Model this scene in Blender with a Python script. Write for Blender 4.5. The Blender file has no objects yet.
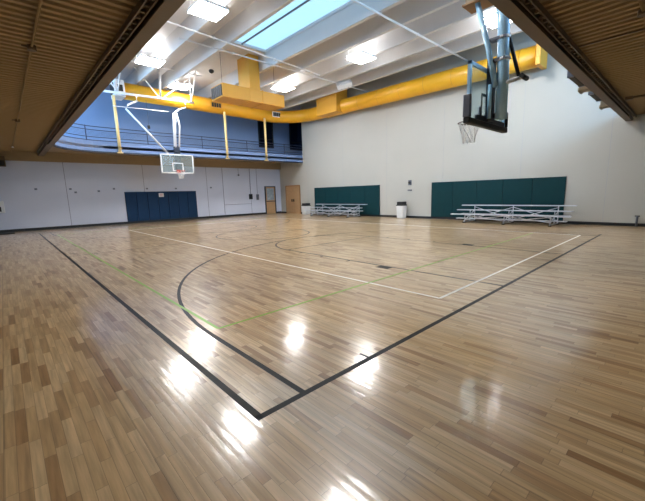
import bpy, bmesh, math, random
from mathutils import Vector, Matrix
random.seed(7)
PI = math.pi
SC = bpy.context.scene
COL = SC.collection

# ------------------------------------------------------------------ camera
cam_d = bpy.data.cameras.new('camera'); cam = bpy.data.objects.new('camera', cam_d); COL.objects.link(cam)
FPX, YAW, PITCH, ROLL = 341.965, 0.7534, 0.1656, -0.0270
CAMP = Vector((-1.121, -1.949, 1.545))
f = Vector((math.sin(YAW)*math.cos(PITCH), math.cos(YAW)*math.cos(PITCH), -math.sin(PITCH)))
r = Vector((math.cos(YAW), -math.sin(YAW), 0)); u = r.cross(f)
r2 = math.cos(ROLL)*r + math.sin(ROLL)*u; u2 = -math.sin(ROLL)*r + math.cos(ROLL)*u
M = Matrix((r2, u2, -f)).transposed().to_4x4(); M.translation = CAMP
cam.matrix_world = M
cam_d.sensor_width = 36; cam_d.lens = FPX/645*36; cam_d.shift_x = -5.81/645; cam_d.clip_start = 0.05; cam_d.clip_end = 200
SC.camera = cam

# ------------------------------------------------------------------ world, exposure
w = bpy.data.worlds.new('sky'); SC.world = w; w.use_nodes = True
bg = w.node_tree.nodes['Background']; bg.inputs[0].default_value = (0.47, 0.77, 1.0, 1); bg.inputs[1].default_value = 0.95
SC.view_settings.view_transform = 'Standard'; SC.view_settings.look = 'None'
SC.view_settings.gamma = 1; SC.view_settings.use_curve_mapping = False
SC.view_settings.exposure = 0.68
LAMP_STRENGTH = 62.0
UPLIGHT_STRENGTH = 18.0
LAMP_COLOR = (1.0, 0.985, 0.96)

# blue area lights added outside unseen openings in the left and near walls
def blue_fill(name, loc, rot, sx, sy, power):
    d = bpy.data.lights.new(name, 'AREA'); d.shape = 'RECTANGLE'; d.size = sx; d.size_y = sy; d.energy = power; d.color = (.36, .66, 1.0)
    o = bpy.data.objects.new(name, d); COL.objects.link(o); o.location = loc; o.rotation_euler = rot
blue_fill('left_blue_fill', (-3.62, 19.0, 6.3), (0, -PI/2, 0), 2.6, 5.0, 700)
blue_fill('near_blue_fill', (11.5, -3.82, 6.4), (PI/2, 0, 0), 6.0, 2.4, 420)

# ------------------------------------------------------------------ materials
def lin(c):
    return tuple(((x/255)/12.92 if x/255 <= .04045 else (((x/255)+.055)/1.055)**2.4) for x in c) + (1,)
MATS = {}
def mat(name, rgb, rough=.6, metal=0., noise=0.06, scale=3., bump=0., bscale=40., coat=0., alpha=None, spec=.5):
    if name in MATS: return MATS[name]
    m = bpy.data.materials.new(name); m.use_nodes = True; nt = m.node_tree; b = nt.nodes['Principled BSDF']
    c = lin(rgb)
    b.inputs['Roughness'].default_value = rough; b.inputs['Metallic'].default_value = metal
    b.inputs['Coat Weight'].default_value = coat; b.inputs['Specular IOR Level'].default_value = spec
    tc = nt.nodes.new('ShaderNodeTexCoord')
    if noise:
        n = nt.nodes.new('ShaderNodeTexNoise'); n.inputs['Scale'].default_value = scale; n.inputs['Detail'].default_value = 5
        nt.links.new(tc.outputs['Object'], n.inputs['Vector'])
        mx = nt.nodes.new('ShaderNodeMix'); mx.data_type = 'RGBA'
        mx.inputs[6].default_value = tuple(max(0, x*(1-noise*1.6)) for x in c[:3])+(1,)
        mx.inputs[7].default_value = tuple(min(1, x*(1+noise*1.6)) for x in c[:3])+(1,)
        nt.links.new(n.outputs['Fac'], mx.inputs[0]); nt.links.new(mx.outputs[2], b.inputs['Base Color'])
    else: b.inputs['Base Color'].default_value = c
    if bump:
        n2 = nt.nodes.new('ShaderNodeTexNoise'); n2.inputs['Scale'].default_value = bscale; n2.inputs['Detail'].default_value = 3
        nt.links.new(tc.outputs['Object'], n2.inputs['Vector'])
        bp = nt.nodes.new('ShaderNodeBump'); bp.inputs['Strength'].default_value = bump; bp.inputs['Distance'].default_value = .01
        nt.links.new(n2.outputs['Fac'], bp.inputs['Height']); nt.links.new(bp.outputs[0], b.inputs['Normal'])
    if alpha is not None: b.inputs['Alpha'].default_value = alpha
    MATS[name] = m; return m

def floor_material():
    m = bpy.data.materials.new('maple_strip_floor'); m.use_nodes = True; nt = m.node_tree; N = nt.nodes; L = nt.links
    b = N['Principled BSDF']
    def math_(op, a, c=None, v=None):
        n = N.new('ShaderNodeMath'); n.operation = op
        for i, s in enumerate((a, c)):
            if s is None: continue
            if isinstance(s, (int, float)): n.inputs[i].default_value = s
            else: L.new(s, n.inputs[i])
        return n.outputs[0]
    tc = N.new('ShaderNodeTexCoord'); sp = N.new('ShaderNodeSeparateXYZ'); L.new(tc.outputs['Object'], sp.inputs[0])
    W_ = .06
    xs = math_('DIVIDE', sp.outputs[0], W_); row = math_('FLOOR', xs); fx = math_('FRACT', xs)
    wn = N.new('ShaderNodeTexWhiteNoise'); wn.noise_dimensions = '1D'; L.new(row, wn.inputs['W'])
    off = math_('MULTIPLY', wn.outputs['Value'], 7.3)
    ys = math_('ADD', math_('DIVIDE', sp.outputs[1], .5), off); seg = math_('FLOOR', ys); fy = math_('FRACT', ys)
    cb = N.new('ShaderNodeCombineXYZ'); L.new(row, cb.inputs[0]); L.new(seg, cb.inputs[1])
    wn2 = N.new('ShaderNodeTexWhiteNoise'); wn2.noise_dimensions = '2D'; L.new(cb.outputs[0], wn2.inputs['Vector'])
    ramp = N.new('ShaderNodeValToRGB'); L.new(wn2.outputs['Value'], ramp.inputs[0])
    e = ramp.color_ramp.elements
    e[0].position = 0; e[0].color = lin((158, 120, 80)); e[1].position = 1; e[1].color = lin((220, 192, 150))
    for p_, c_ in ((.12, (186, 152, 110)), (.4, (203, 172, 128)), (.75, (211, 181, 138))):
        x = e.new(p_); x.color = lin(c_)
    # long grain
    mp = N.new('ShaderNodeMapping'); mp.inputs['Scale'].default_value = (28, 1.6, 1); L.new(tc.outputs['Object'], mp.inputs[0])
    va = N.new('ShaderNodeVectorMath'); va.operation = 'ADD'; L.new(mp.outputs[0], va.inputs[0]); L.new(wn2.outputs['Color'], va.inputs[1])
    g = N.new('ShaderNodeTexNoise'); g.inputs['Scale'].default_value = 1.4; g.inputs['Detail'].default_value = 6; L.new(va.outputs[0], g.inputs['Vector'])
    gr = N.new('ShaderNodeMapRange'); gr.inputs[1].default_value = .3; gr.inputs[2].default_value = .75; gr.inputs[3].default_value = .68; gr.inputs[4].default_value = 1.16
    L.new(g.outputs['Fac'], gr.inputs[0])
    big = N.new('ShaderNodeTexNoise'); big.inputs['Scale'].default_value = .5; big.inputs['Detail'].default_value = 2; L.new(tc.outputs['Object'], big.inputs['Vector'])
    br = N.new('ShaderNodeMapRange'); br.inputs[1].default_value = .3; br.inputs[2].default_value = .7; br.inputs[3].default_value = .93; br.inputs[4].default_value = 1.05
    L.new(big.outputs['Fac'], br.inputs[0])
    # seams
    sx = math_('MINIMUM', fx, math_('SUBTRACT', 1., fx)); sy = math_('MINIMUM', fy, math_('SUBTRACT', 1., fy))
    lx = math_('GREATER_THAN', sx, .025); ly = math_('GREATER_THAN', sy, .0035)
    seam = math_('MULTIPLY', lx, ly); sm = N.new('ShaderNodeMapRange'); sm.inputs[3].default_value = .62; sm.inputs[4].default_value = 1.; L.new(seam, sm.inputs[0])
    # a few wide worn seams
    ws = math_('GREATER_THAN', math_('FRACT', math_('DIVIDE', xs, 11.)), .012); wr = N.new('ShaderNodeMapRange'); wr.inputs[3].default_value = .72; wr.inputs[4].default_value = 1.; L.new(ws, wr.inputs[0])
    k = math_('MULTIPLY', math_('MULTIPLY', gr.outputs[0], br.outputs[0]), math_('MULTIPLY', sm.outputs[0], wr.outputs[0]))
    vm = N.new('ShaderNodeVectorMath'); vm.operation = 'SCALE'; L.new(ramp.outputs[0], vm.inputs[0]); L.new(k, vm.inputs['Scale'])
    L.new(vm.outputs[0], b.inputs['Base Color'])
    b.inputs['Roughness'].default_value = .3
    b.inputs['Specular IOR Level'].default_value = .4
    b.inputs['Coat Weight'].default_value = .75; b.inputs['Coat Roughness'].default_value = .135; b.inputs['Coat IOR'].default_value = 1.62
    # cupped boards: each row tilts the gloss a little
    hb = math_('ADD', math_('MULTIPLY', sx, .7), math_('MULTIPLY', wn2.outputs['Value'], .25))
    n3 = N.new('ShaderNodeTexNoise'); n3.inputs['Scale'].default_value = 2.2; n3.inputs['Detail'].default_value = 2; L.new(tc.outputs['Object'], n3.inputs['Vector'])
    hb = math_('ADD', hb, math_('MULTIPLY', n3.outputs['Fac'], 5.))
    spc = N.new('ShaderNodeSeparateColor'); L.new(wn2.outputs['Color'], spc.inputs[0])
    tl = math_('MULTIPLY', math_('SUBTRACT', spc.outputs[0], .5), math_('MULTIPLY', fy, 6.)); hb = math_('ADD', hb, tl)
    t2 = math_('MULTIPLY', math_('SUBTRACT', spc.outputs[1], .5), math_('MULTIPLY', fx, 1.2)); hb = math_('ADD', hb, t2)
    bp = N.new('ShaderNodeBump'); bp.inputs['Strength'].default_value = .5; bp.inputs['Distance'].default_value = .0018
    L.new(hb, bp.inputs['Height']); L.new(bp.outputs[0], b.inputs['Normal']); L.new(bp.outputs[0], b.inputs['Coat Normal'])
    return m

M_FLOOR = floor_material()
M_WALL = mat('painted_precast_offwhite', (178, 178, 173), .75, noise=.03, scale=.7, bump=.15, bscale=60)
M_FARWALL = mat('precast_skylight_tint', (194, 200, 218), .7, noise=.04, scale=.6, bump=.15, bscale=60)  # white wall; the bluish skylight tint is put into its colour
M_UPPER = mat('upper_wall_skylight_tint', (128, 154, 196), .7, noise=.06, scale=.5)  # blue light reaching the upper wall is painted into this colour
M_FASCIA = mat('painted_fascia_blue', (110, 136, 182), .6, noise=.05)
M_BASE = mat('black_vinyl_base', (22, 24, 28), .5)
M_DECK = mat('tan_painted_steel_deck', (142, 120, 84), .65, noise=.05, scale=1.2)
M_BEAM = mat('brown_painted_steel', (86, 70, 48), .5, noise=.06)
M_LEDGER = mat('tan_ledger', (150, 132, 106), .6)
M_ROOF = mat('white_painted_concrete', (206, 206, 208), .7, noise=.05, scale=.8)
M_YEL = mat('yellow_painted_duct', (232, 170, 40), .38, noise=.05, scale=2.5)
M_YELD = mat('ochre_painted_duct', (214, 156, 48), .5, noise=.05, scale=2.)
M_CREAM = mat('cream_painted_pole', (226, 200, 140), .45)
M_DARK = mat('dark_grille', (26, 24, 22), .6)
M_WHITE = mat('white_painted_steel', (226, 228, 232), .4)
M_BLUEW = mat('pale_blue_painted_steel', (172, 216, 250), .25)
M_BLACK = mat('black_rubber', (18, 18, 20), .55)
M_NAVYP = mat('dark_navy_steel', (24, 34, 52), .45)
M_MATF = mat('navy_wall_padding', (18, 50, 84), .6, noise=.08, scale=4, spec=.2)
M_MATR = mat('dark_teal_wall_padding', (4, 50, 56), .6, noise=.08, scale=4, spec=.2)
M_ALU = mat('brushed_aluminium', (205, 210, 222), .38, metal=.5, noise=.05)
M_WOOD = mat('tan_wood_door', (176, 142, 104), .5, noise=.1, scale=5)
M_DFRAME = mat('charcoal_door_frame', (50, 56, 66), .5)
M_LINEB = mat('black_court_paint', (12, 12, 14), .45, noise=.15, coat=.0, spec=.12)
M_LINEW = mat('white_court_paint', (240, 238, 232), .35, coat=.0, spec=.3)
M_LINEG = mat('green_court_paint', (120, 168, 44), .35, coat=.0, spec=.3)
M_LINET = mat('thin_grey_court_paint', (24, 24, 26), .4, coat=.0, spec=.2)
M_RED = mat('orange_rim_steel', (205, 70, 50), .4)
M_RIMD = mat('dark_bronze_rim_steel', (78, 60, 56), .4)
M_NET = mat('white_net_cord', (225, 225, 225), .8, noise=0)
M_RAIL = mat('dark_blue_railing', (44, 56, 86), .5)
M_GREYD = mat('grey_pipework', (90, 96, 110), .5)
M_JOINT = mat('grey_sealant_joint', (172, 174, 176), .8)
M_JOINTF = mat('blue_grey_sealant_joint', (118, 126, 148), .8)
M_BIN = mat('white_bin_plastic', (214, 216, 218), .5)
M_BROWN = mat('brown_wood_block', (150, 112, 70), .6)
def glass(name, rgb=(235, 245, 245), rough=.03, mixf=.82):
    m = bpy.data.materials.new(name); m.use_nodes = True; nt = m.node_tree
    out = nt.nodes['Material Output']; b = nt.nodes['Principled BSDF']; b.inputs['Base Color'].default_value = lin(rgb); b.inputs['Roughness'].default_value = rough
    t = nt.nodes.new('ShaderNodeBsdfTransparent'); t.inputs[0].default_value = lin(rgb)
    x = nt.nodes.new('ShaderNodeMixShader'); x.inputs[0].default_value = mixf
    nt.links.new(b.outputs[0], x.inputs[1]); nt.links.new(t.outputs[0], x.inputs[2]); nt.links.new(x.outputs[0], out.inputs[0]); return m
M_GLASS = glass('backboard_glass', (226, 236, 238), .03, .86)
M_SKYG = glass('skylight_glazing', (244, 250, 255), .08, .95)
M_DGLASS = mat('dark_window_glass', (14, 16, 22), .08, noise=0, spec=.8)
M_PANE = mat('door_light_glass', (150, 165, 175), .1, noise=.3, scale=6)
def emis(name, col, s):
    m = bpy.data.materials.new(name); m.use_nodes = True; b = m.node_tree.nodes['Principled BSDF']
    b.inputs['Base Color'].default_value = (.8, .8, .8, 1); b.inputs['Emission Color'].default_value = tuple(col)+(1,); b.inputs['Emission Strength'].default_value = s; return m
M_LAMP = emis('lit_diffuser', LAMP_COLOR, LAMP_STRENGTH)
M_UPL = emis('lit_uplight_slot', LAMP_COLOR, UPLIGHT_STRENGTH)

# ------------------------------------------------------------------ geometry helpers
def bx(bm, x0, x1, y0, y1, z0, z1):
    v = [bm.verts.new((x, y, z)) for x in (x0, x1) for y in (y0, y1) for z in (z0, z1)]
    for q in ((0, 1, 3, 2), (4, 6, 7, 5), (0, 4, 5, 1), (2, 3, 7, 6), (0, 2, 6, 4), (1, 5, 7, 3)): bm.faces.new([v[i] for i in q])
def tube(bm, pts, rad, n=10, caps=True):
    pts = [Vector(p) for p in pts]; rings = []
    up = Vector((0, 0, 1))
    for i, p in enumerate(pts):
        a = pts[max(i-1, 0)]; b = pts[min(i+1, len(pts)-1)]; d = (b-a).normalized()
        s = d.cross(up if abs(d.z) < .95 else Vector((1, 0, 0))).normalized(); t = s.cross(d)
        rr = rad[i] if isinstance(rad, (list, tuple)) else rad
        rings.append([bm.verts.new(p + rr*(math.cos(2*PI*k/n)*s + math.sin(2*PI*k/n)*t)) for k in range(n)])
    for A, B in zip(rings, rings[1:]):
        for k in range(n): 
            fc = bm.faces.new((A[k], A[(k+1) % n], B[(k+1) % n], B[k])); fc.smooth = n > 6
    if caps: bm.faces.new(rings[0][::-1]); bm.faces.new(rings[-1])
def ring(bm, c, R_, rad, n=28, m=8, axis='z'):
    vs = []
    for i in range(n):
        a = 2*PI*i/n; row = []
        for j in range(m):
            b = 2*PI*j/m; rr = R_+rad*math.cos(b); h = rad*math.sin(b)
            p = (rr*math.cos(a), rr*math.sin(a), h) if axis == 'z' else (rr*math.cos(a), h, rr*math.sin(a))
            row.append(bm.verts.new(Vector(c)+Vector(p)))
        vs.append(row)
    for i in range(n):
        for j in range(m):
            fc = bm.faces.new((vs[i][j], vs[(i+1) % n][j], vs[(i+1) % n][(j+1) % m], vs[i][(j+1) % m])); fc.smooth = True
def prism(bm, poly, z0, z1):
    a = [bm.verts.new((x, y, z0)) for x, y in poly]; b = [bm.verts.new((x, y, z1)) for x, y in poly]; n = len(poly)
    bm.faces.new(a[::-1]); bm.faces.new(b)
    for i in range(n): bm.faces.new((a[i], a[(i+1) % n], b[(i+1) % n], b[i]))
def obj(name, bm, m, parent=None, bevel=0):
    bmesh.ops.recalc_face_normals(bm, faces=bm.faces)
    me = bpy.data.meshes.new(name); bm.to_mesh(me); bm.free(); me.materials.append(m)
    o = bpy.data.objects.new(name, me); COL.objects.link(o)
    if bevel:
        md = o.modifiers.new('bevel', 'BEVEL'); md.width = bevel; md.segments = 2; md.limit_method = 'ANGLE'
    if parent is not None:
        o.parent = parent
    return o
def tag(o, label=None, cat=None, group=None, kind=None):
    if label: o['label'] = label
    if cat: o['category'] = cat
    if group: o['group'] = group
    if kind: o['kind'] = kind
    return o
def thing(name, label, cat, loc=(0, 0, 0), rotz=0, group=None):
    o = bpy.data.objects.new(name, None); COL.objects.link(o); o.location = loc; o.rotation_euler = (0, 0, rotz); o.empty_display_size = .1
    return tag(o, label, cat, group)
def struct(name, bm, m, parent=None):
    o = obj(name, bm, m, parent)
    if parent is None: o['kind'] = 'structure'
    return o
def B(*boxes):
    bm = bmesh.new()
    for b in boxes: bx(bm, *b)
    return bm
def T(*tubes, n=10):
    bm = bmesh.new()
    for pts, rad in tubes: tube(bm, pts, rad, n)
    return bm
def kids(o): return [c for c in bpy.data.objects if c.parent == o]
def copy_tree(o, parent=None):
    c = o.copy(); COL.objects.link(c); c.parent = parent
    for ch in kids(o): copy_tree(ch, c)
    return c

# ------------------------------------------------------------------ room dimensions
XR, YF, XL, YN = 16.18, 22.2, -3.3, -3.5      # right wall, far wall, left wall, near wall
ZD = 4.12                                      # underside of the track deck
ZR = 8.3                                       # underside of the roof slab
EX, EY, FY = .83, .10, 19.1                    # track opening: left edge, near edge, far edge
XB = 20.6                                      # end of the upstairs bay past the right wall

fl = struct('floor', B((XL, XR, YN, YF, -.15, 0)), M_FLOOR)
far = struct('wall_far', B((XL, XR+.2, YF, YF+.25, 0, 4.12)), M_FARWALL)
up = struct('wall_far_upper', B((XL, XB, YF, YF+.25, 4.12, 9.0)), M_UPPER)
right = struct('wall_right', B((XR, XR+.25, YN, FY, 0, 9.0), (XR, XR+.25, FY, YF, 0, 4.1)), M_WALL)
struct('wall_left', B((XL-.25, XL, YN, YF+.25, 0, 5.0), (XL-.25, XL, YN, YF+.25, 7.6, 9.0), (XL-.25, XL, YN, 16.5, 5.0, 7.6), (XL-.25, XL, 21.5, YF+.25, 5.0, 7.6)), M_WALL)
struct('wall_near', B((XL-.25, XR+.25, YN-.25, YN, 0, 5.2), (XL-.25, XR+.25, YN-.25, YN, 7.6, 9.0), (XL-.25, 8.5, YN-.25, YN, 5.2, 7.6), (14.5, XR+.25, YN-.25, YN, 5.2, 7.6)), M_WALL)
struct('wall_bay_end', B((XB, XB+.2, FY-.25, YF+.25, 3.9, 9.0), (XR+.25, XB, FY-.25, FY, 3.9, 9.0)), M_UPPER)
for x in (1.6, 5.6, 9.75, 13.7-.4):
    obj('panel_joint', B((x-.012, x+.012, YF-.004, YF, .1, 3.62)), M_JOINTF, far)
for y in (.47, 3.6, 7.4, 11.1, 14.8, 18.6):
    obj('panel_joint', B((XR-.004, XR, y-.012, y+.012, .1, 8.3)), M_JOINT, right)
struct('baseboard_far', B((XL, 14.58, YF-.015, YF, 0, .14), (15.62, XR-.02, YF-.015, YF, 0, .14)), M_BASE)
struct('baseboard_right', B((XR-.015, XR, YN, 19.55, 0, .12), (XR-.015, XR, 21.45, YF-.02, 0, .12)), M_BASE)
struct('trim_1', B((XL, XR, YF-.16, YF-.001, 3.62, ZD-.005)), M_LEDGER)

# ---- roof: slab with a skylight slot, hanging stems
SX0, SX1, SY0, SY1 = 7.0, 9.03, 3.6, 12.9
ceil = struct('ceiling', B((XL, SX0, YN, YF, ZR, ZR+.07), (SX1, XB, YN, YF, ZR, ZR+.07), (SX0, SX1, YN, SY0, ZR, ZR+.07), (SX0, SX1, SY1, YF, ZR, ZR+.07)), M_ROOF)
for x in (-1.95, -.55, .85, 2.25, 3.65, 5.05, 6.42, 9.16, 10.52, 11.9, 13.25, 14.6):
    bm = bmesh.new()
    a = [bm.verts.new(p) for p in ((x-.11, YN, ZR), (x+.11, YN, ZR), (x+.07, YN, 7.62), (x-.07, YN, 7.62))]
    b = [bm.verts.new((v.co.x, YF-.01, v.co.z)) for v in a]
    bm.faces.new(a); bm.faces.new(b[::-1])
    for i in range(4): bm.faces.new((a[i], b[i], b[(i+1) % 4], a[(i+1) % 4]))
    obj('roof_stem', bm, M_ROOF, ceil)
obj('roof_edge_shade_strip', B((XR-.28, XR-.002, YN+.01, FY-.3, 8.2, ZR)), M_GREYD, ceil)  # solid grey strip painting the dark shade line where roof meets wall
sk = thing('skylight', 'long pale blue roof skylight running between the white roof beams', 'skylight', (0, 0, 0)); sk['kind'] = 'structure'
sk.name = 'window_3'
obj('skylight_curb', B((SX0-.06, SX0, SY0, SY1, ZR+.07, ZR+.12), (SX1, SX1+.06, SY0, SY1, ZR+.07, ZR+.12), (SX0-.06, SX1+.06, SY0-.06, SY0, ZR+.07, ZR+.12), (SX0-.06, SX1+.06, SY1, SY1+.06, ZR+.07, ZR+.12)), M_ROOF, sk)
obj('skylight_glass', B((SX0, SX1, SY0, SY1, ZR+.08, ZR+.09)), M_SKYG, sk)
obj('glazing_bar', B((7.74, 7.79, SY0, SY1, ZR+.02, ZR+.07)), M_GREYD, sk)

# ---- track deck: corrugated underside, slab, fascia, edge beams
def ribs(name, x0, x1, y0, y1, along, parent, pitch=.18, dep=.055):
    bm = bmesh.new(); prof = []
    lo, hi = (y0, y1) if along == 'x' else (x0, x1)
    t = lo
    while t < hi-1e-6:
        for a, z in ((0, 0), (.42, 0), (.54, dep), (.88, dep), (1.0, 0)):
            q = t+a*pitch
            if q <= hi+1e-6: prof.append((q, z))
        t += pitch
    pa = []
    for q, z in prof:
        if along == 'x': pa.append((bm.verts.new((x0, q, ZD-dep+z)), bm.verts.new((x1, q, ZD-dep+z))))
        else: pa.append((bm.verts.new((q, y0, ZD-dep+z)), bm.verts.new((q, y1, ZD-dep+z))))
    for (a, b), (c, d) in zip(pa, pa[1:]): 
        if (a.co-c.co).length > 1e-6: bm.faces.new((a, b, d, c))
    return obj(name, bm, M_DECK, parent)
def corner(cx, cy, R_, a0, a1, n=8): return [(cx+R_*math.cos(a0+(a1-a0)*i/n), cy+R_*math.sin(a0+(a1-a0)*i/n)) for i in range(n+1)]
arc_far = corner(EX+2.2, FY-2.2, 2.2, PI, PI/2)                      # rounded far-left corner of the opening
slab_bm = bmesh.new()
poly = [(XL, YN), (XR, YN), (XR, EY), (EX+.0, EY)] + arc_far + [(XR, FY), (XB, FY), (XB, YF), (XL, YF)]
prism(slab_bm, poly, ZD+.005, ZD+.14)
bmesh.ops.triangulate(slab_bm, faces=[fc for fc in slab_bm.faces if len(fc.verts) > 4])
deck = struct('track_deck', slab_bm, M_LEDGER)
ribs('corrugated_soffit', XL, EX-.2, YN, YF-.16, 'x', deck)
ribs('corrugated_soffit', EX-.2, XR, YN, EY-.2, 'y', deck)
# far soffit (plain, nearly edge on)
def strip(bm, pts, z0, z1, t):
    n = len(pts)
    for (a, b) in zip(pts, pts[1:]):
        d = Vector((b[0]-a[0], b[1]-a[1])).normalized(); nn = Vector((-d.y, d.x))*t
        q = [(a[0], a[1]), (b[0], b[1]), (b[0]+nn.x, b[1]+nn.y), (a[0]+nn.x, a[1]+nn.y)]
        prism(bm, q, z0, z1)
bm = bmesh.new(); strip(bm, arc_far + [(XR-.002, FY)], 3.97, 4.46, .06); obj('fascia', bm, M_FASCIA, deck)
bm = bmesh.new(); strip(bm, arc_far + [(XR-.002, FY)], 3.90, 3.968, .12); obj('fascia_bottom_flange', bm, M_NAVYP, deck)
obj('fascia', B((EX-.06, EX, EY, FY-2.2, 4.3, 4.46)), M_FASCIA, deck)
obj('edge_beam', B((EX-.19, EX, EY-.2, FY-2.1, 3.90, 3.93), (EX-.09, EX-.04, EY-.2, FY-2.1, 3.93, 4.3)), M_BEAM, deck)
obj('edge_beam', B((EX-.19, XR-.002, EY-.19, EY, 3.90, 3.93), (EX, XR-.002, EY-.09, EY-.04, 3.93, 4.3)), M_BEAM, deck)
obj('edge_beam', B((EX-.24, EX, FY-2.1, YF-.16, 3.90, 4.1)), M_BEAM, deck)
# deck sheet laps seen as dark lines
obj('sheet_lap', B((6.9, 6.93, YN, EY-.2, ZD-.062, ZD-.05)), M_BEAM, deck)

# ---- cable trays under both deck edges
def tray(axis, a0, a1, c, label):
    t = thing('cable_tray', label, 'cable tray', (0, 0, 0), 0, 'cable trays under the deck edges')
    z0, z1 = 3.97, 4.01
    for s in (-.05, .05):
        o = obj('side_rail', B((c+s-.01, c+s+.01, a0, a1, z0-.02, z1+.03) if axis == 'y' else (a0, a1, c+s-.01, c+s+.01, z0-.02, z1+.03)), M_BEAM, t)
    bm = bmesh.new(); q = a0+.1
    while q < a1-.05:
        if axis == 'y': bx(bm, c-.04, c+.04, q, q+.04, z0, z1)
        else: bx(bm, q, q+.04, c-.04, c+.04, z0, z1)
        q += .2
    tag(obj('rungs', bm, M_BEAM, t), kind='stuff')
tray('y', YN+.1, 21.0, .555, 'brown ladder cable tray under the left deck edge')
tray('x', 1.0, 15.9, -.17, 'brown ladder cable tray under the right deck edge')

# ---- railings of the far track
t = thing('track_railing', 'dark blue pipe railing along the far upstairs running track', 'railing', (0, FY+.05, 4.46))
rp = [(x, y+.05-(FY+.05)) for x, y in arc_far] + [(XR-.02, 0)]
for z in (5.17, 5.0, 4.66, 4.5):
    obj('rail', T(([(x, y, z-4.46) for x, y in rp], .022), n=8), M_RAIL, t)
for x in (2.1+.25, 5.2, 8.3, 11.4, 14.5):
    yy = 0 if x > 3 else -.11
    obj('post', T(([(x, yy, -.02), (x, yy, .74)], .024), n=8), M_RAIL, t)
for z in (4.74, 4.80, 4.86, 4.92): obj('infill_cable', T(([(x, y, z-4.46) for x, y in rp], .006), n=5), M_RAIL, t)
lt = thing('track_railing', 'dark blue railing along the left upstairs running track', 'railing', (EX-.08, 0, 4.46))
for z in (5.17, 5.0): obj('rail', T(([(0, EY, z-4.46), (0, FY-2.3, z-4.46)], .022), n=8), M_RAIL, lt)
for y in (.3, 4, 8, 12, 16.5): obj('post', T(([(0, y, -.02), (0, y, .72)], .024), n=8), M_RAIL, lt)

# ---- upstairs windows
for i, (x0, x1) in enumerate(((14.28, 15.66), (17.35, 18.8))):
    wd = thing('window_%d' % (i+1), None, None, ((x0+x1)/2, YF, 5.3)); wd['kind'] = 'structure'
    h = 2.35; a = (x1-x0)/2
    obj('window_frame', B((-a, -a+.1, -.08, 0, 0, h), (a-.1, a, -.08, 0, 0, h), (-a, a, -.08, 0, 0, .1), (-a, a, -.08, 0, h-.1, h), (-a, a, -.07, 0, .62, .68)), M_BLACK, wd)
    obj('window_pane', B((-a+.1, a-.1, -.03, -.01, .1, h-.1)), M_DGLASS, wd)

# ---- doors
d1 = thing('door_1', None, None, (15.1, YF, 0)); d1['kind'] = 'structure'
obj('door_frame', B((-.52, -.44, -.06, 0, 0, 2.25), (.44, .52, -.06, 0, 0, 2.25), (-.52, .52, -.06, 0, 2.17, 2.25)), M_DFRAME, d1)
dl = obj('door_leaf', B((-.44, .44, -.03, 0, 0, 2.17)), M_WOOD, d1)
obj('door_glass', B((-.34, .34, -.045, -.03, 1.12, 2.08)), M_PANE, dl)
obj('push_bar', B((-.4, .4, -.09, -.03, 1.0, 1.06)), M_DFRAME, dl)
d2 = thing('door_2', None, None, (XR, 20.5, 0)); d2['kind'] = 'structure'
obj('door_frame', B((-.05, 0, -.95, -.88, 0, 2.26), (-.05, 0, .88, .95, 0, 2.26), (-.05, 0, -.95, .95, 2.18, 2.26)), M_BROWN, d2)
for y0, y1, hy in ((-.88, -.006, -.12), (.006, .88, .12)):
    lf = obj('door_leaf', B((-.03, 0, y0, y1, 0, 2.18)), M_WOOD, d2)
    obj('door_handle', B((-.08, -.03, hy-.05, hy+.05, .95, 1.15)), M_DARK, lf)

# ------------------------------------------------------------------ court lines (paint on the floor)
H = .0012
def line_box(name, x0, x1, y0, y1, m, lab=None, h=H):
    o = obj(name, B((x0, x1, y0, y1, 0, h)), m, fl)
    if lab: o['label'] = lab
    return o
def line_arc(name, cx, cy, R_, a0, a1, wd, m, n=72, lab=None, h=H):
    bm = bmesh.new(); A = []
    for i in range(n+1):
        a = a0+(a1-a0)*i/n
        A.append([bm.verts.new((cx+q*math.cos(a), cy+q*math.sin(a), z)) for q, z in ((R_-wd/2, 0), (R_-wd/2, h), (R_+wd/2, h), (R_+wd/2, 0))])
    for p_, q_ in zip(A, A[1:]):
        for k in range(3): bm.faces.new((p_[k], q_[k], q_[k+1], p_[k+1]))
    bm.faces.new(A[0]); bm.faces.new(A[-1])
    o = obj(name, bm, m, fl)
    if lab: o['label'] = lab
WD = .055; CW = 12.8; CL = 19.7; CX = 6.4
line_box('sideline', -WD/2, WD/2, 0, CL, M_LINEB, 'black left sideline')
line_box('sideline', CW-WD/2, CW+WD/2, 0, CL, M_LINET)
line_box('baseline', -WD/2, CW+WD/2, -WD/2, WD/2, M_LINEB, 'black near baseline')
line_box('baseline', 0, CW, CL-.025, CL+.025, M_LINET)
TH = .05
a_ = math.asin(1.6/6.0)
line_arc('three_point_line', CX, 1.6, 5.99, 0, PI, .05, M_LINEB, lab='black three point arc nearest the corner')
for x in (.41, 12.39): line_box('three_point_line', x-.026, x+.026, .02, 1.6, M_LINEB)
line_arc('three_point_line', CX, CL-1.6, 5.99, PI, 2*PI, .05, M_LINET)
for x in (.41, 12.39): line_box('three_point_line', x-.02, x+.02, CL-1.6, CL, M_LINET)
for (y0, y1, yc) in ((0, 5.8, 5.8), (CL-5.8, CL, CL-5.8)):
    for x in (CX-1.83, CX+1.83): line_box('lane_line', x-TH/2, x+TH/2, y0, y1, M_LINET)
    line_arc('free_throw_circle', CX, yc, 1.83, 0 if y0 == 0 else PI, PI if y0 == 0 else 2*PI, TH, M_LINET)
    line_box('free_throw_line', CX-1.83, CX+1.83, yc-TH/2, yc+TH/2, M_LINET)
line_arc('centre_circle', CX, CL/2, 1.83, 0, 2*PI, TH, M_LINET)
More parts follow.
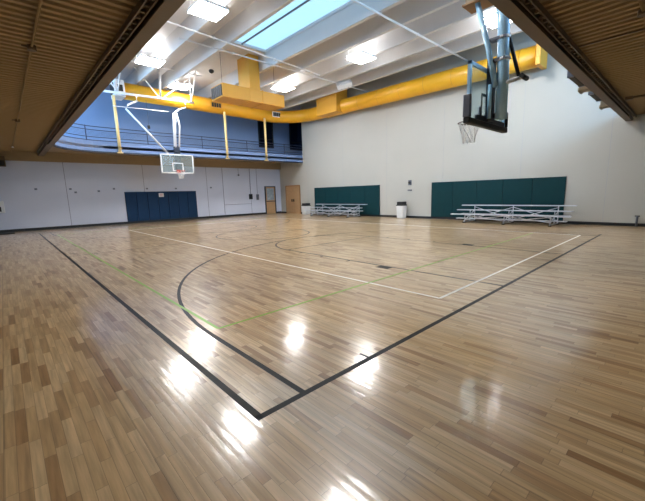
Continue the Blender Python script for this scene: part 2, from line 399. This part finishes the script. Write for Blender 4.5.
line_box('centre_line', 0, CW, CL/2-.02, CL/2+.02, M_LINET)
for sx_, x in ((-1, CX-1.83), (1, CX+1.83)):
    line_box('lane_block', min(x, x+sx_*.2), max(x, x+sx_*.2), 2.18, 2.48, M_LINEB, 'black lane block', H*1.5)
    for y in (3.35, 4.25, 5.1): line_box('lane_mark', min(x, x+sx_*.14), max(x, x+sx_*.14), y, y+.05, M_LINEB)
line_box('coaching_mark', 1.2, 1.225, -.0, .13, M_LINEB)
# volleyball / second court in white, third court in green
vx0, vx1, vy0, vy1 = 3.31, 12.22, .44, 17.2
for b in ((vx0-.023, vx0+.023, vy0, vy1), (vx1-.023, vx1+.023, vy0, vy1), (vx0, vx1, vy0-.023, vy0+.023), (vx0, vx1, vy1-.022, vy1+.022)):
    line_box('volleyball_line', *b, M_LINEW, 'white court line', H*1.3)
gx0, gx1, gy0, gy1 = .545, 12.1, 1.77, 18.0
for b in ((gx0-.02, gx0+.02, gy0, gy1), (gx0, gx1, gy0-.02, gy0+.02), (gx0, gx1, gy1-.018, gy1+.018)):
    line_box('badminton_line', *b, M_LINEG, 'green court line', H*1.4)

# ------------------------------------------------------------------ ductwork
ZC, RD = 7.02, .42
du = thing('round_air_duct', 'big yellow round air duct curving around the far right corner', 'air duct', (XR-.6, 3.0, ZC))
P0 = Vector((XR-.6, 3.0, ZC))
def loc(p): return tuple(Vector(p)-P0)
ex, ey, rc = XR-.6, 19.45, 2.3
path = [(ex, 3.0, 6.85), (ex, ey-rc, 7.05)] + [(ex-rc+rc*math.cos(a), ey-rc+rc*math.sin(a), 7.08) for a in [PI/2*i/9 for i in range(1, 10)]] + [(9, ey, 7.16), (4.33, ey, 7.2)]
bm = bmesh.new(); tube(bm, [loc(p) for p in path], RD, 24); obj('duct_run', bm, M_YEL, du)
q = 3.6
while q < ey-rc:
    z = 6.85+.2*(q-3)/(ey-rc-3); bm = bmesh.new(); ring(bm, loc((ex, q, z)), RD+.006, .014, 24, 5, 'y'); q += 1.5; obj('duct_seam', bm, M_YELD, du)
tg = thing('support_pole', 'x', 'pole', (3.75, FY-.09, 3.93), 0, 'cream support poles between deck edge and duct')
obj('shaft', T(([(0, 0, 0), (0, 0, 2.86)], .075), n=14), M_CREAM, tg); obj('foot_plate', B((-.13, .13, -.07, .09, -.02, .03)), M_CREAM, tg)
for i, (x, lab) in enumerate(((3.75, 'leftmost cream pole between far track edge and yellow duct'), (9.85, 'cream pole under the rectangular yellow duct, far track edge'), (12.83, 'cream pole in front of the left dark upstairs window'))):
    o = tg if i == 0 else copy_tree(tg); o.location.x = x; o['label'] = lab
# grilles on the round duct
g0 = thing('duct_grille', 'x', 'air grille', (9.35, ey-RD-.0, 7.12), 0, 'dark louvred grilles on the round duct')
obj('grille_frame', B((-.36, .36, -.05, -.002, -.17, .17)), M_YELD, g0)
obj('louvres', B(*[(-.31+.155*k, -.31+.155*k+.12, -.07, -.045, -.12, .12) for k in range(4)]), M_DARK, g0)
g1 = copy_tree(g0); g0['label'] = 'dark grille on yellow duct left of the rectangular duct box'
g1.location.x = 13.8; g1.location.y -= .1; g1['label'] = 'white framed grille on yellow duct below right end of the box'
for c in kids(g1):
    if c.name.startswith('grille_frame'): c.data = c.data.copy(); c.data.materials[0] = M_WHITE
g2 = thing('duct_end_grille', 'white framed dark grille at left end of the yellow duct', 'air grille', (3.74, ey, 7.2))
obj('grille_frame', B((.1, .58, -.46, .44, -.42, .42)), M_WHITE, g2, .02); obj('grille_opening', B((.06, .1, -.34, .3, -.25, .25), (.2, .48, -.49, -.46, -.16, .16)), M_DARK, g2)
# rectangular plenum with drop from roof
pl = thing('rectangular_air_duct', 'long ochre yellow rectangular duct box hanging below the roof', 'air duct', (8.72, 13.5, 6.11))
obj('duct_box', B((-1.76, 1.76, 0, 1.15, 0, .60)), M_YELD, pl, .015)
for x in (-.30, .42): obj('duct_flange', B((x-.022, x+.022, -.02, 1.17, -.02, .62)), M_YELD, pl)
eg = obj('end_grille', B((-1.79, -1.76, .06, 1.09, .06, .54)), M_DARK, pl)
obj('grille_bars', B(*[(-1.81, -1.79, .12+.18*k, .15+.18*k, .06, .54) for k in range(6)]), M_GREYD, eg)
ri = obj('riser_duct', B((-.27, .30, .03, 1.1, .60, ZR-6.112)), M_YELD, pl)
obj('riser_flange', B((-.29, .32, .01, 1.12, .62, .67)), M_YELD, ri)
for x in (-1.5, 1.5): obj('hanger_rod', T(([(x, .5, .6), (x, .5, ZR-6.115)], .012), n=6), M_GREYD, pl)

rb = obj('riser_duct', B((14.86-P0.x, 15.86-P0.x, 14.0-P0.y, 15.85-P0.y, 6.62-P0.z, ZR-.002-P0.z)), M_YELD, du)
obj('riser_flange', B((14.84-P0.x, 15.86-P0.x, 13.98-P0.y, 15.87-P0.y, 7.5-P0.z, 7.56-P0.z)), M_YELD, rb)
obj('end_collar', B((ex-.46-P0.x, ex+.46-P0.x, 2.8-P0.y, 2.98-P0.y, 6.39-P0.z, 7.31-P0.z)), M_YELD, du, .02)

# grey pipework behind duct near the corner
t = thing('roof_pipes', 'dark grey pipes between roof beams and far right duct corner', 'pipes', (13.2, 20.6, 7.7))
obj('pipe', T(([(-2, 0, 0), (2.6, 0, 0)], .09)), M_GREYD, t); obj('pipe', T(([(-2, .4, .2), (2.6, .4, .2)], .07)), M_GREYD, t)

# conduits across the roof
for lab, a, b, rad in (('white conduit crossing under roof beams nearest the two left lamps', (XL+.1, 10.6, 7.58), (11.5, 11.8, 7.5), .03),
                       ('white conduit crossing just beyond, above the rectangular duct', (4.6, 12.2, 7.55), (XR-.05, 12.3, 7.55), .03),
                       ('white conduit crossing below the skylight toward the right wall', (4.5, 6.1, 7.56), (XR-.03, 6.1, 7.56), .035)):
    c = thing('roof_conduit', lab, 'conduit', a, 0, 'white conduits under the roof')
    d = Vector(b)-Vector(a); obj('tube', T(([(0, 0, 0), tuple(d)], rad), n=8), M_WHITE, c)
    
    for k in range(1, 5): obj('clamp', B((d.x*k/5-.03, d.x*k/5+.03, d.y*k/5-.05, d.y*k/5+.05, d.z*k/5-.04, d.z*k/5+.04)), M_WHITE, c)

# ------------------------------------------------------------------ lamps
lp = thing('ceiling_light', 'x', 'ceiling light', (4.62, 9.6, 7.5), 0, 'square lit panel lights under the roof')
obj('housing', B((-.5, .5, -.46, .46, .03, .12)), M_WHITE, lp, .01)
obj('diffuser', B((-.48, .48, -.44, .44, .0, .03)), M_LAMP, lp)
for sx in (-1, 1):
    for sy in (-1, 1): obj('hanger_wire', T(([(sx*.42, sy*.38, .1), (sx*.42, sy*.38, .8)], .006), n=5), M_WHITE, lp)
for x in (-.46, .22): obj('uplight_slot', B((x, x+.24, -.4, .4, .12, .14)), M_UPL, lp)
obj('ballast_box', B((-.2, .2, -.12, .12, .12, .22)), M_WHITE, lp)
lamps = [(4.62, 9.6, 'brightest panel light, at top left beside the deck edge'), (4.5, 15.3, 'lit panel light above the far basketball hoop'),
         (11.4, 14.8, 'lit panel light just right of the rectangular yellow duct'), (11.55, 9.05, 'lit panel light right of the skylight, above centre court'),
         (12.7, 3.5, 'panel light hidden above the near hoop'), (4.62, 3.9, 'panel light above the near left court corner'), (6.8, 18.0, 'lit panel light behind the far hoop frame')]
for i, (x, y, lab) in enumerate(lamps):
    o = lp if i == 0 else copy_tree(lp)
    o.location = (x, y, 7.5); o['label'] = lab
# unlit tilted lamp / fan
un = thing('tilted_floodlight', 'white unlit floodlight tilted toward the court near riser duct', 'floodlight', (13.5, 12.0, 7.45))
hs = obj('lamp_housing', B((-.42, .42, -.22, .22, -.1, .14), (-.3, .3, -.14, .14, .14, .2)), M_WHITE, un, .04)
obj('lens_grid', B(*[(k*.2-.012, k*.2+.012, -.2, .2, -.125, -.1) for k in (-1, 0, 1)]), M_GREYD, hs)
hs.rotation_euler = (.75, -.25, -.75)
obj('hanger_rod', T(([(0, 0, .12), (0, 0, .84)], .014), n=6), M_WHITE, un)
# camera-like dark dome
dm = thing('ceiling_camera', 'small black dome on a roof beam left of the riser', 'camera', (7.12, 14.8, 7.54))
bm = bmesh.new(); tube(bm, [(0, 0, .08), (0, 0, .03), (0, 0, -.04), (0, 0, -.09)], [.08, .13, .11, .04], 12); obj('dome', bm, M_BLACK, dm)

# ------------------------------------------------------------------ backboards
def net(bm, c, R0, R1, h, n=10, rows=4, rad=.006):
    c = Vector(c)
    def P_(i, k):
        t_ = k/rows; R_ = R0+(R1-R0)*min(1, t_*1.25); a = 2*PI*(i+.5*(k % 2))/n
        return c+Vector((R_*math.cos(a), R_*math.sin(a), -h*t_))
    for k in range(rows):
        for i in range(n):
            a = P_(i, k)
            for j in ((i, i-1) if k % 2 == 0 else (i, i+1)): tube(bm, [a, P_(j, k+1)], rad, 4, False)
def board(parent, face, frame_m, rim_m, zoff=0, rimd=.38, pad=True):
    """face = +1: playing side toward +Y, -1 toward -Y; parent origin at board centre bottom"""
    s = face; w2 = .915; hh = 1.07
    gl = obj('glass_panel', B((-w2+.04, w2-.04, -.008, .008, .04, hh-.04)), M_GLASS, parent)
    obj('board_frame', B((-w2, -w2+.06, -.03, .03, 0, hh), (w2-.06, w2, -.03, .03, 0, hh), (-w2, w2, -.03, .03, hh-.06, hh), (-w2, w2, -.03, .03, 0, .06)), frame_m, parent)
    obj('target_rectangle', B(*[(a, b, min(.009*s, .014*s), max(.009*s, .014*s), c, d) for a, b, c, d in ((-.305, -.255, .13, .6), (.255, .305, .13, .6), (-.305, .305, .55, .6), (-.305, .305, .13, .18))]), M_WHITE if not pad else M_BLACK, gl)
    rm = bmesh.new(); ring(rm, (0, s*rimd, .12), .23, .012, 30, 7)
    tube(rm, [(-.08, s*.04, .1), (-.12, s*(rimd-.2), .12)], .011, 6); tube(rm, [(.08, s*.04, .1), (.12, s*(rimd-.2), .12)], .011, 6)
    bx(rm, -.1, .1, min(s*.02, s*.06), max(s*.02, s*.06), .03, .2)
    ro = obj('rim', rm, rim_m, parent)
    nm = bmesh.new(); net(nm, (0, s*rimd, .11), .225, .12, .42); obj('net', nm, M_NET, ro)
    return gl

nh = thing('basketball_hoop', 'near glass basketball hoop hanging at upper right on pale blue masts', 'basketball hoop', (6.5, 1.2, 2.86))
board(nh, 1, M_BLUEW, M_RIMD)
obj('edge_padding', B((-.98, .98, -.07, .06, -.06, .05), (-.98, -.9, -.07, .06, .05, .38), (.9, .98, -.07, .06, .05, .38)), M_BLACK, nh, .02)
obj('corner_pad', B((-.99, -.9, -.075, .065, .05, .46)), M_GREYD, nh, .015)
X0, Y0, Z0 = 6.5, 1.2, 2.86
def L_(x, y, z): return (x-X0, y-Y0, z-Z0)
obj('main_mast', T(([L_(6.42, .90, 2.93), L_(6.42, .90, 3.8), L_(6.42, .93, 4.6), L_(6.42, 1.0, 5.25)], .11), n=18), M_BLUEW, nh)
obj('mast_collar', T(([L_(6.42, .90, 4.02), L_(6.42, .905, 4.07)], .125), n=18), M_WHITE, nh); obj('mast_collar', T(([L_(6.42, .92, 4.42), L_(6.42, .922, 4.47)], .125), n=18), M_WHITE, nh)
for z in (1.17, 1.56): obj('clamp_lug', B((-.2, -.05, -.36, -.05, z, z+.05)), M_GREYD, nh)
obj('front_brace', T(([L_(6.3, .99, 3.55), L_(6.3, 1.16, 4.3), L_(6.3, 1.42, 5.22)], .052), n=12), M_BLUEW, nh)
obj('rear_brace', T(([L_(6.45, .60, 3.62), L_(6.45, .93, 4.78)], .035), n=10), M_BLACK, nh)
obj('cross_bar', T(([L_(6.36, 1.02, 3.58), L_(6.42, .54, 3.64)], .035), n=10), M_WHITE, nh)
obj('pivot_bolt', T(([L_(6.3, .52, 3.64), L_(6.6, .52, 3.64)], .045), n=10), M_BLACK, nh)
obj('back_carriage', B((-.22, -.05, -.16, -.04, .05, 1.2), (-.1, .1, -.3, -.04, .12, .2), (-.1, .1, -.3, -.04, .9, .98)), M_NAVYP, nh)
obj('mounting_arm', B((-.7, .7, -.09, -.04, .03, .12), (-.5, -.44, -.06, -.03, .1, .3)), M_NAVYP, nh)
obj('height_cylinder', T(([L_(6.28, 1.08, 2.95), L_(6.28, 1.08, 3.6)], .04), n=10), M_BLUEW, nh)
hb = thing('hoist_beam', 'tan overhead beam end carrying the near basketball hoop', 'beam', (6.4, .12, 5.2))
obj('beam_body', B((-.16, .16, 0, 1.52, .03, .34)), M_LEDGER, hb); obj('beam_flange', B((-.22, .22, 0, 1.56, 0, .03)), M_BROWN, hb)
for y in (.1, 1.2): obj('hanger_post', B((-.08, .08, y, y+.15, .34, 3.1)), M_LEDGER, hb)

YH = 18.6
fh = thing('basketball_hoop', 'far glass basketball hoop hung from white roof trusses', 'basketball hoop', (6.5, YH, 2.9))
board(fh, -1, M_WHITE, M_RED, pad=False)
X0, Y0, Z0 = 6.5, YH, 2.9
obj('main_mast', T(([L_(6.5, YH+.12, 4.35), L_(6.55, YH+.12, 5.4), L_(6.62, YH+.12, 6.2)], .085), n=12), M_WHITE, fh)
obj('side_mast', T(([L_(6.72, YH+.12, 4.35), L_(6.86, YH+.12, 5.6), L_(6.72, YH+.12, 6.35)], .045), n=12), M_WHITE, fh)
obj('mast_head', T(([L_(6.55, YH+.12, 6.2), L_(6.95, YH+.12, 6.5), L_(7.3, YH+.12, 6.62), L_(7.3, YH+.12, 6.9)], .05), n=10), M_WHITE, fh)
obj('lower_carriage', B((-.1, .22, .04, .16, .1, 1.5)), M_NAVYP, fh)
obj('diagonal_brace', T(([L_(6.2, YH+.12, 3.85), L_(4.18, YH+.12, 6.14), L_(4.3, YH+.12, 6.35), L_(4.75, YH+.12, 6.6), L_(4.75, YH+.12, 6.84)], .05), n=10), M_WHITE, fh)
obj('tie_bar', T(([L_(3.6, YH+.12, 6.2), L_(6.3, YH+.12, 6.28)], .018), n=8), M_WHITE, fh)
tr = thing('steel_truss', 'white steel truss frame under the roof carrying the far hoop', 'truss', (5.5, YH, 6.9))
obj('bottom_bar', T(([(-2.3, .12, -.05), (2.3, .12, .08)], .06), n=10), M_WHITE, tr)
for pts in (((.45, .12, 0), (-.7, .12, 1.4)), ((.45, .12, 0), (.5, .12, 1.4)), ((.5, .12, 0), (2.15, .12, 1.35)), ((2.15, .12, 0), (2.15, .12, 1.4)), ((-1.6, .12, 0), (-1.72, .12, 1.4)), ((-1.6, .12, 0), (-2.2, .12, .9)),
            ((.45, .1, 0), (.1, -1.4, 1.4)), ((2.15, .1, 0), (1.9, -1.4, 1.4)), ((-1.6, .1, 0), (-1.6, -1.4, 1.4))):
    obj('strut', T((pts, .035), n=8), M_WHITE, tr)
obj('cross_rail', T(([(-2.2, -1.2, 1.2), (2.3, -1.2, 1.2)], .03), n=8), M_WHITE, tr)
hk = thing('hanging_pulley', 'small dark pulley on a cord right of the diagonal brace', 'pulley', (5.2, YH+.12, 5.35))
obj('cord', T(([(0, 0, .05), (0, 0, 1.36)], .008), n=5), M_GREYD, hk); obj('block', B((-.06, .06, -.04, .04, -.1, .08)), M_BLACK, hk, .02)

# ------------------------------------------------------------------ wall padding
pos = ['first at left', 'second', 'third', 'fourth', 'fifth', 'sixth', 'last at right']
n = 7; pw = 4.46/n
ord7 = ['leftmost', 'second from left', 'third from left', 'middle', 'third from right', 'second from right', 'rightmost']
p0 = thing('wall_pad', 'x', 'wall pad', (4.43+pw/2, YF-.012, .14), 0, 'navy wall pads behind the far hoop')
obj('pad_face', B((-pw/2+.008, pw/2-.008, -.06, -.012, .0, 1.82)), M_MATF, p0, .015); obj('pad_backing', B((-pw/2+.004, pw/2-.004, -.012, 0, 0, 1.82)), M_BLACK, p0)
for i in range(n):
    o = p0 if i == 0 else copy_tree(p0); o.location.x = 4.43+pw*(i+.5); o['label'] = ord7[i]+' navy wall pad panel below the far hoop'
t = thing('warning_sign', 'small white notice at the top of the navy wall pads', 'sign', (6.55, YF-.076, 1.72))
obj('plate', B((-.15, .15, -.008, 0, -.11, .13)), M_WHITE, t); obj('printed_text', B((-.1, .1, -.010, -.008, .05, .08), (-.1, .1, -.010, -.008, -.06, -.04), (-.1, .1, -.010, -.008, -.01, .01)), M_RED, t)
ord5 = ['leftmost', 'second from left', 'middle', 'second from right', 'rightmost']
def rpads(y0, y1, where):
    pw = (y0-y1)/5
    p = thing('wall_pad', 'x', 'wall pad', (XR-.012, 0, .12), 0, 'dark teal wall pads '+where)
    obj('pad_face', B((-.06, -.012, -pw/2+.006, pw/2-.006, 0, 1.86)), M_MATR, p, .012); obj('pad_backing', B((-.012, 0, -pw/2, pw/2, 0, 1.86)), M_BLACK, p)
    for i in range(5):
        o = p if i == 0 else copy_tree(p); o.location.y = y0-pw*(i+.5); o['label'] = ord5[i]+' dark teal wall pad '+where
rpads(17.8, 11.62, 'behind the smaller left bleacher'); rpads(8.02, 1.8, 'behind the right bleacher')

# ------------------------------------------------------------------ bleachers
def bleacher(y0, y1, label, grp='aluminium bleachers along the right wall'):
    yc = (y0+y1)/2; a = (y1-y0)/2
    t = thing('bleacher', label, 'bleacher', (15.0, yc, 0), 0, grp)
    for x, z, wd, sh in ((.72, .80, .24, 0), (.22, .60, .24, .0), (-.32, .42, .24, -.05)):
        obj('seat_plank', B((x-wd/2, x+wd/2, -a+sh, a-sh, z-.04, z)), M_ALU, t, .008)
    for x, z in ((.42, .40), (-.08, .21), ):
        obj('foot_plank', B((x-.13, x+.13, -a+.12, a-.12, z-.035, z)), M_ALU, t, .008)
    for y in (-a*.74, 0, a*.74):
        fr = bmesh.new()
        for p, q in (((-.42, y, .05), (.8, y, .05)), ((.72, y, .05), (.72, y, .76)), ((.22, y, .05), (.22, y, .56)), ((-.32, y, .05), (-.32, y, .38)), ((-.42, y, .1), (.72, y, .55)), ((-.1, y, .19), (.5, y, .19)), ((.2, y, .38), (.7, y, .38))):
            tube(fr, [p, q], .022, 6)
        fo = obj('support_frame', fr, M_ALU, t)
        for x in (-.45, .7): obj('rubber_foot', B((x, x+.1, y-.05, y+.05, 0, .04)), M_BLACK, fo)
    for (ya, yb) in ((-a*.74, 0), (0, a*.74)):
        for p, q in (((-.3, ya, .14), (-.3, yb, .36)), ((-.3, ya, .36), (-.3, yb, .14)), ((.74, ya, .15), (.74, yb, .7)), ((.74, ya, .7), (.74, yb, .15))):
            obj('cross_brace', T(([p, q], .018), n=6), M_ALU, t)
bleacher(1.28, 6.02, 'larger looking aluminium bleacher in front of the right pads')
bleacher(12.35, 17.1, 'distant aluminium bleacher between the doors and the trash bin')

# ------------------------------------------------------------------ bins, wall devices
b0 = thing('trash_bin', 'white trash bin with black lid between the two teal pads', 'trash bin', (15.82, 9.75, 0), 0, 'white bins with black lids')
bm = bmesh.new(); a = [bm.verts.new((x*.24, y*.24, 0)) for x, y in ((-1, -1), (1, -1), (1, 1), (-1, 1))]; b = [bm.verts.new((x*.28, y*.28, .74)) for x, y in ((-1, -1), (1, -1), (1, 1), (-1, 1))]
bm.faces.new(a[::-1]); bm.faces.new(b)
for i in range(4): bm.faces.new((a[i], a[(i+1) % 4], b[(i+1) % 4], b[i]))
obj('bin_body', bm, M_BIN, b0, .02)
ld = obj('lid', B((-.29, .29, -.29, .29, .74, .80), (-.25, .25, -.25, .25, .80, .98)), M_BLACK, b0, .02)
obj('lid_flap', B((-.255, -.25, -.18, .18, .82, .95)), M_DARK, ld)
b1 = copy_tree(b0); b0.scale = (.8, .8, .97); b1.location = (15.8, 18.45, 0); b1.scale = (.92, .92, .86); b1['label'] = 'white trash bin with black lid beside the double doors'
t = thing('fire_alarm', 'grey round alarm horn on the wall above the trash bin', 'fire alarm', (XR, 9.43, 2.03))
obj('back_box', B((-.05, 0, -.1, .1, -.14, .14)), M_GREYD, t, .01); obj('horn', T(([(-.05, 0, 0), (-.1, 0, 0)], .07)), M_DARK, t)
t = thing('call_point', 'small flat dark wall box below the alarm horn', 'wall box', (XR, 9.43, 1.6))
obj('box', B((-.05, 0, -.13, .13, -.035, .035)), M_GREYD, t)
t = thing('wall_valve', 'small grey pipe valve at the base of the right wall', 'valve', (XR-.12, -.56, 0))
obj('riser', T(([(0, 0, 0), (0, 0, .34), (-.02, 0, .4)], .035)), M_GREYD, t); obj('valve_handle', T(([(0, -.07, .4), (0, .07, .4)], .022)), M_DARK, t); obj('outlet', T(([(0, .0, .28), (.12, 0, .28)], .03)), M_GREYD, t)

# far wall conduits and boxes
def fconduit(x, z0, z1, label, box=None, bm_=M_DARK, r=.014):
    t = thing('wall_conduit', label, 'conduit', (x, YF-r, z0), 0, 'conduits on the far wall')
    obj('tube', T(([(0, 0, 0), (0, 0, z1-z0)], r), n=6), M_JOINTF, t)
    if box: obj('device_box', B((-box[0], box[0], -.07, r, -box[1], box[1])), bm_, t, .01)
fconduit(10.98, .15, 3.6, 'long vertical conduit right of navy pads on far wall')
fconduit(12.3, 3.1, 3.6, 'short conduit stub high on the far wall', (.05, .06), M_GREYD)
fconduit(13.25, 1.45, 3.6, 'conduit dropping to a black box on far wall', (.14, .2))
fconduit(13.88, 1.4, 3.6, 'conduit dropping to a grey box left of far door', (.1, .22), M_GREYD)
t = thing('wall_conduit', 'horizontal conduit on far wall left of the door', 'conduit', (11.02, YF-.015, .9), 0, 'conduits on the far wall')
obj('tube', T(([(0, 0, 0), (2.3, 0, 0)], .014), n=6), M_JOINTF, t)
pt = thing('anchor_plate', 'x', 'anchor plate', (.29, YF, 2.18), 0, 'small grey anchor plates on the far wall')
obj('plate', B((-.06, .06, -.02, 0, -.05, .05)), M_JOINTF, pt)
obj('bolt', T(([(0, -.02, 0), (0, -.05, 0)], .02), n=8), M_DARK, pt)
for i, (x, z, lab) in enumerate(((.29, 2.18, 'anchor plate farthest left on the far wall'), (1.78, 2.17, 'anchor plate right beside the left wall joint'), (2.0, 1.98, 'anchor plate lower of pair near left joint'),
     (3.12, 2.03, 'anchor plate midway between left joint and navy pads'), (3.91, 2.16, 'anchor plate just left of the navy pads'), (5.75, 2.15, 'anchor plate above the left half of navy pads'),
     (7.55, 2.14, 'anchor plate above pads under the far hoop'), (10.03, 2.18, 'anchor plate right of the navy pads'))):
    o = pt if i == 0 else copy_tree(pt); o.location = (x, YF, z); o['label'] = lab
t = thing('wall_box', 'white wall box with dark opening at far left', 'wall box', (-1.22, YF, .95))
obj('cabinet', B((-.25, .17, -.12, 0, .05, .65)), M_BIN, t, .02); obj('dark_opening', B((-.2, .04, -.13, -.12, .12, .36)), M_BLACK, t)
t = thing('floor_mat', 'black floor mat against the far wall at far left', 'mat', (-1.9, 21.3, 0))
obj('mat_sheet', B((-.9, 1.05, -.5, .45, 0, .035)), M_BLACK, t, .01)
t = thing('wall_speaker', 'dark olive box on the far wall under left deck', 'speaker', (-.86, YF-.17, 3.5))
obj('cabinet', B((-.14, .14, -.12, 0, -.2, .3)), M_BEAM, t, .015); obj('bracket', B((-.04, .04, 0, .16, -.03, .05)), M_BEAM, t); obj('grille', B((-.1, .1, -.13, -.12, -.16, .1)), M_DARK, t)

# ------------------------------------------------------------------ under-deck conduits
t = thing('sprinkler_pipe', 'thin tan pipe running under the left deck', 'pipe', (-.43, YN, ZD-.09))
obj('tube', T(([(0, .05, 0), (0, YF-YN-.2, 0)], .017), n=8), M_DECK, t)
for y in (5.75, 12.7): 
    j = obj('junction_box', T(([(0, y-YN, .03), (0, y-YN, -.05)], .06), n=12), M_BEAM, t); obj('side_stub', T(([(-.02, y-YN, 0), (-.13, y-YN, 0)], .014), n=6), M_BEAM, j)
obj('sprinkler_head', T(([(0, 19.4-YN, 0), (0, 19.4-YN, -.08)], [.02, .05]), n=10), M_WHITE, t)
t = thing('sprinkler_pipe', 'thin tan pipe under the right deck, parallel to its edge', 'pipe', (EX, -1.17, ZD-.09))
obj('tube', T(([(.2, 0, 0), (XR-EX-.05, 0, 0)], .022), n=8), M_DECK, t)
obj('junction_box', T(([(5.2, 0, .03), (5.2, 0, -.05)], .07), n=12), M_BEAM, t)
t = thing('conduit_run', 'tan conduit from the right cable tray to wall', 'conduit', (12.0, -.42, ZD-.17))
obj('tube', T(([(0, 0, 0), (0, -2.9, 0)], .03), n=8), M_BEAM, t); obj('elbow_box', B((-.08, .08, -.08, .08, -.05, .03)), M_BEAM, t)
# brackets and dark bars hanging outside the near fascia
k0 = thing('hanging_bracket', 'beige bracket under the right deck edge, nearer of two', 'bracket', (9.95, EY+.12, 3.92), 0, 'beige brackets under the right deck edge')
obj('bracket_body', B((-.16, .16, -.1, .1, -.0, .4)), M_LEDGER, k0, .01); obj('bracket_lip', B((-.18, .18, .08, .12, -.02, .06)), M_LEDGER, k0)
k1 = copy_tree(k0); k1.location.x = 12.75; k1['label'] = 'beige bracket under the right deck edge, closer to right wall'
for x, lab in ((9.0, 'dark hanging bar left of the nearer beige bracket'), (11.2, 'dark hanging bar between the two beige brackets')):
    t = thing('banner_bar', lab, 'bar', (x, EY+.12, 3.98), 0, 'dark bars along the right deck edge')
    obj('bar', B((-.55, .55, -.05, .05, -.02, .06)), M_DARK, t); 
    for q in (-.57, .5): obj('end_clip', B((q, q+.07, -.06, .06, -.03, .3)), M_GREYD, t)
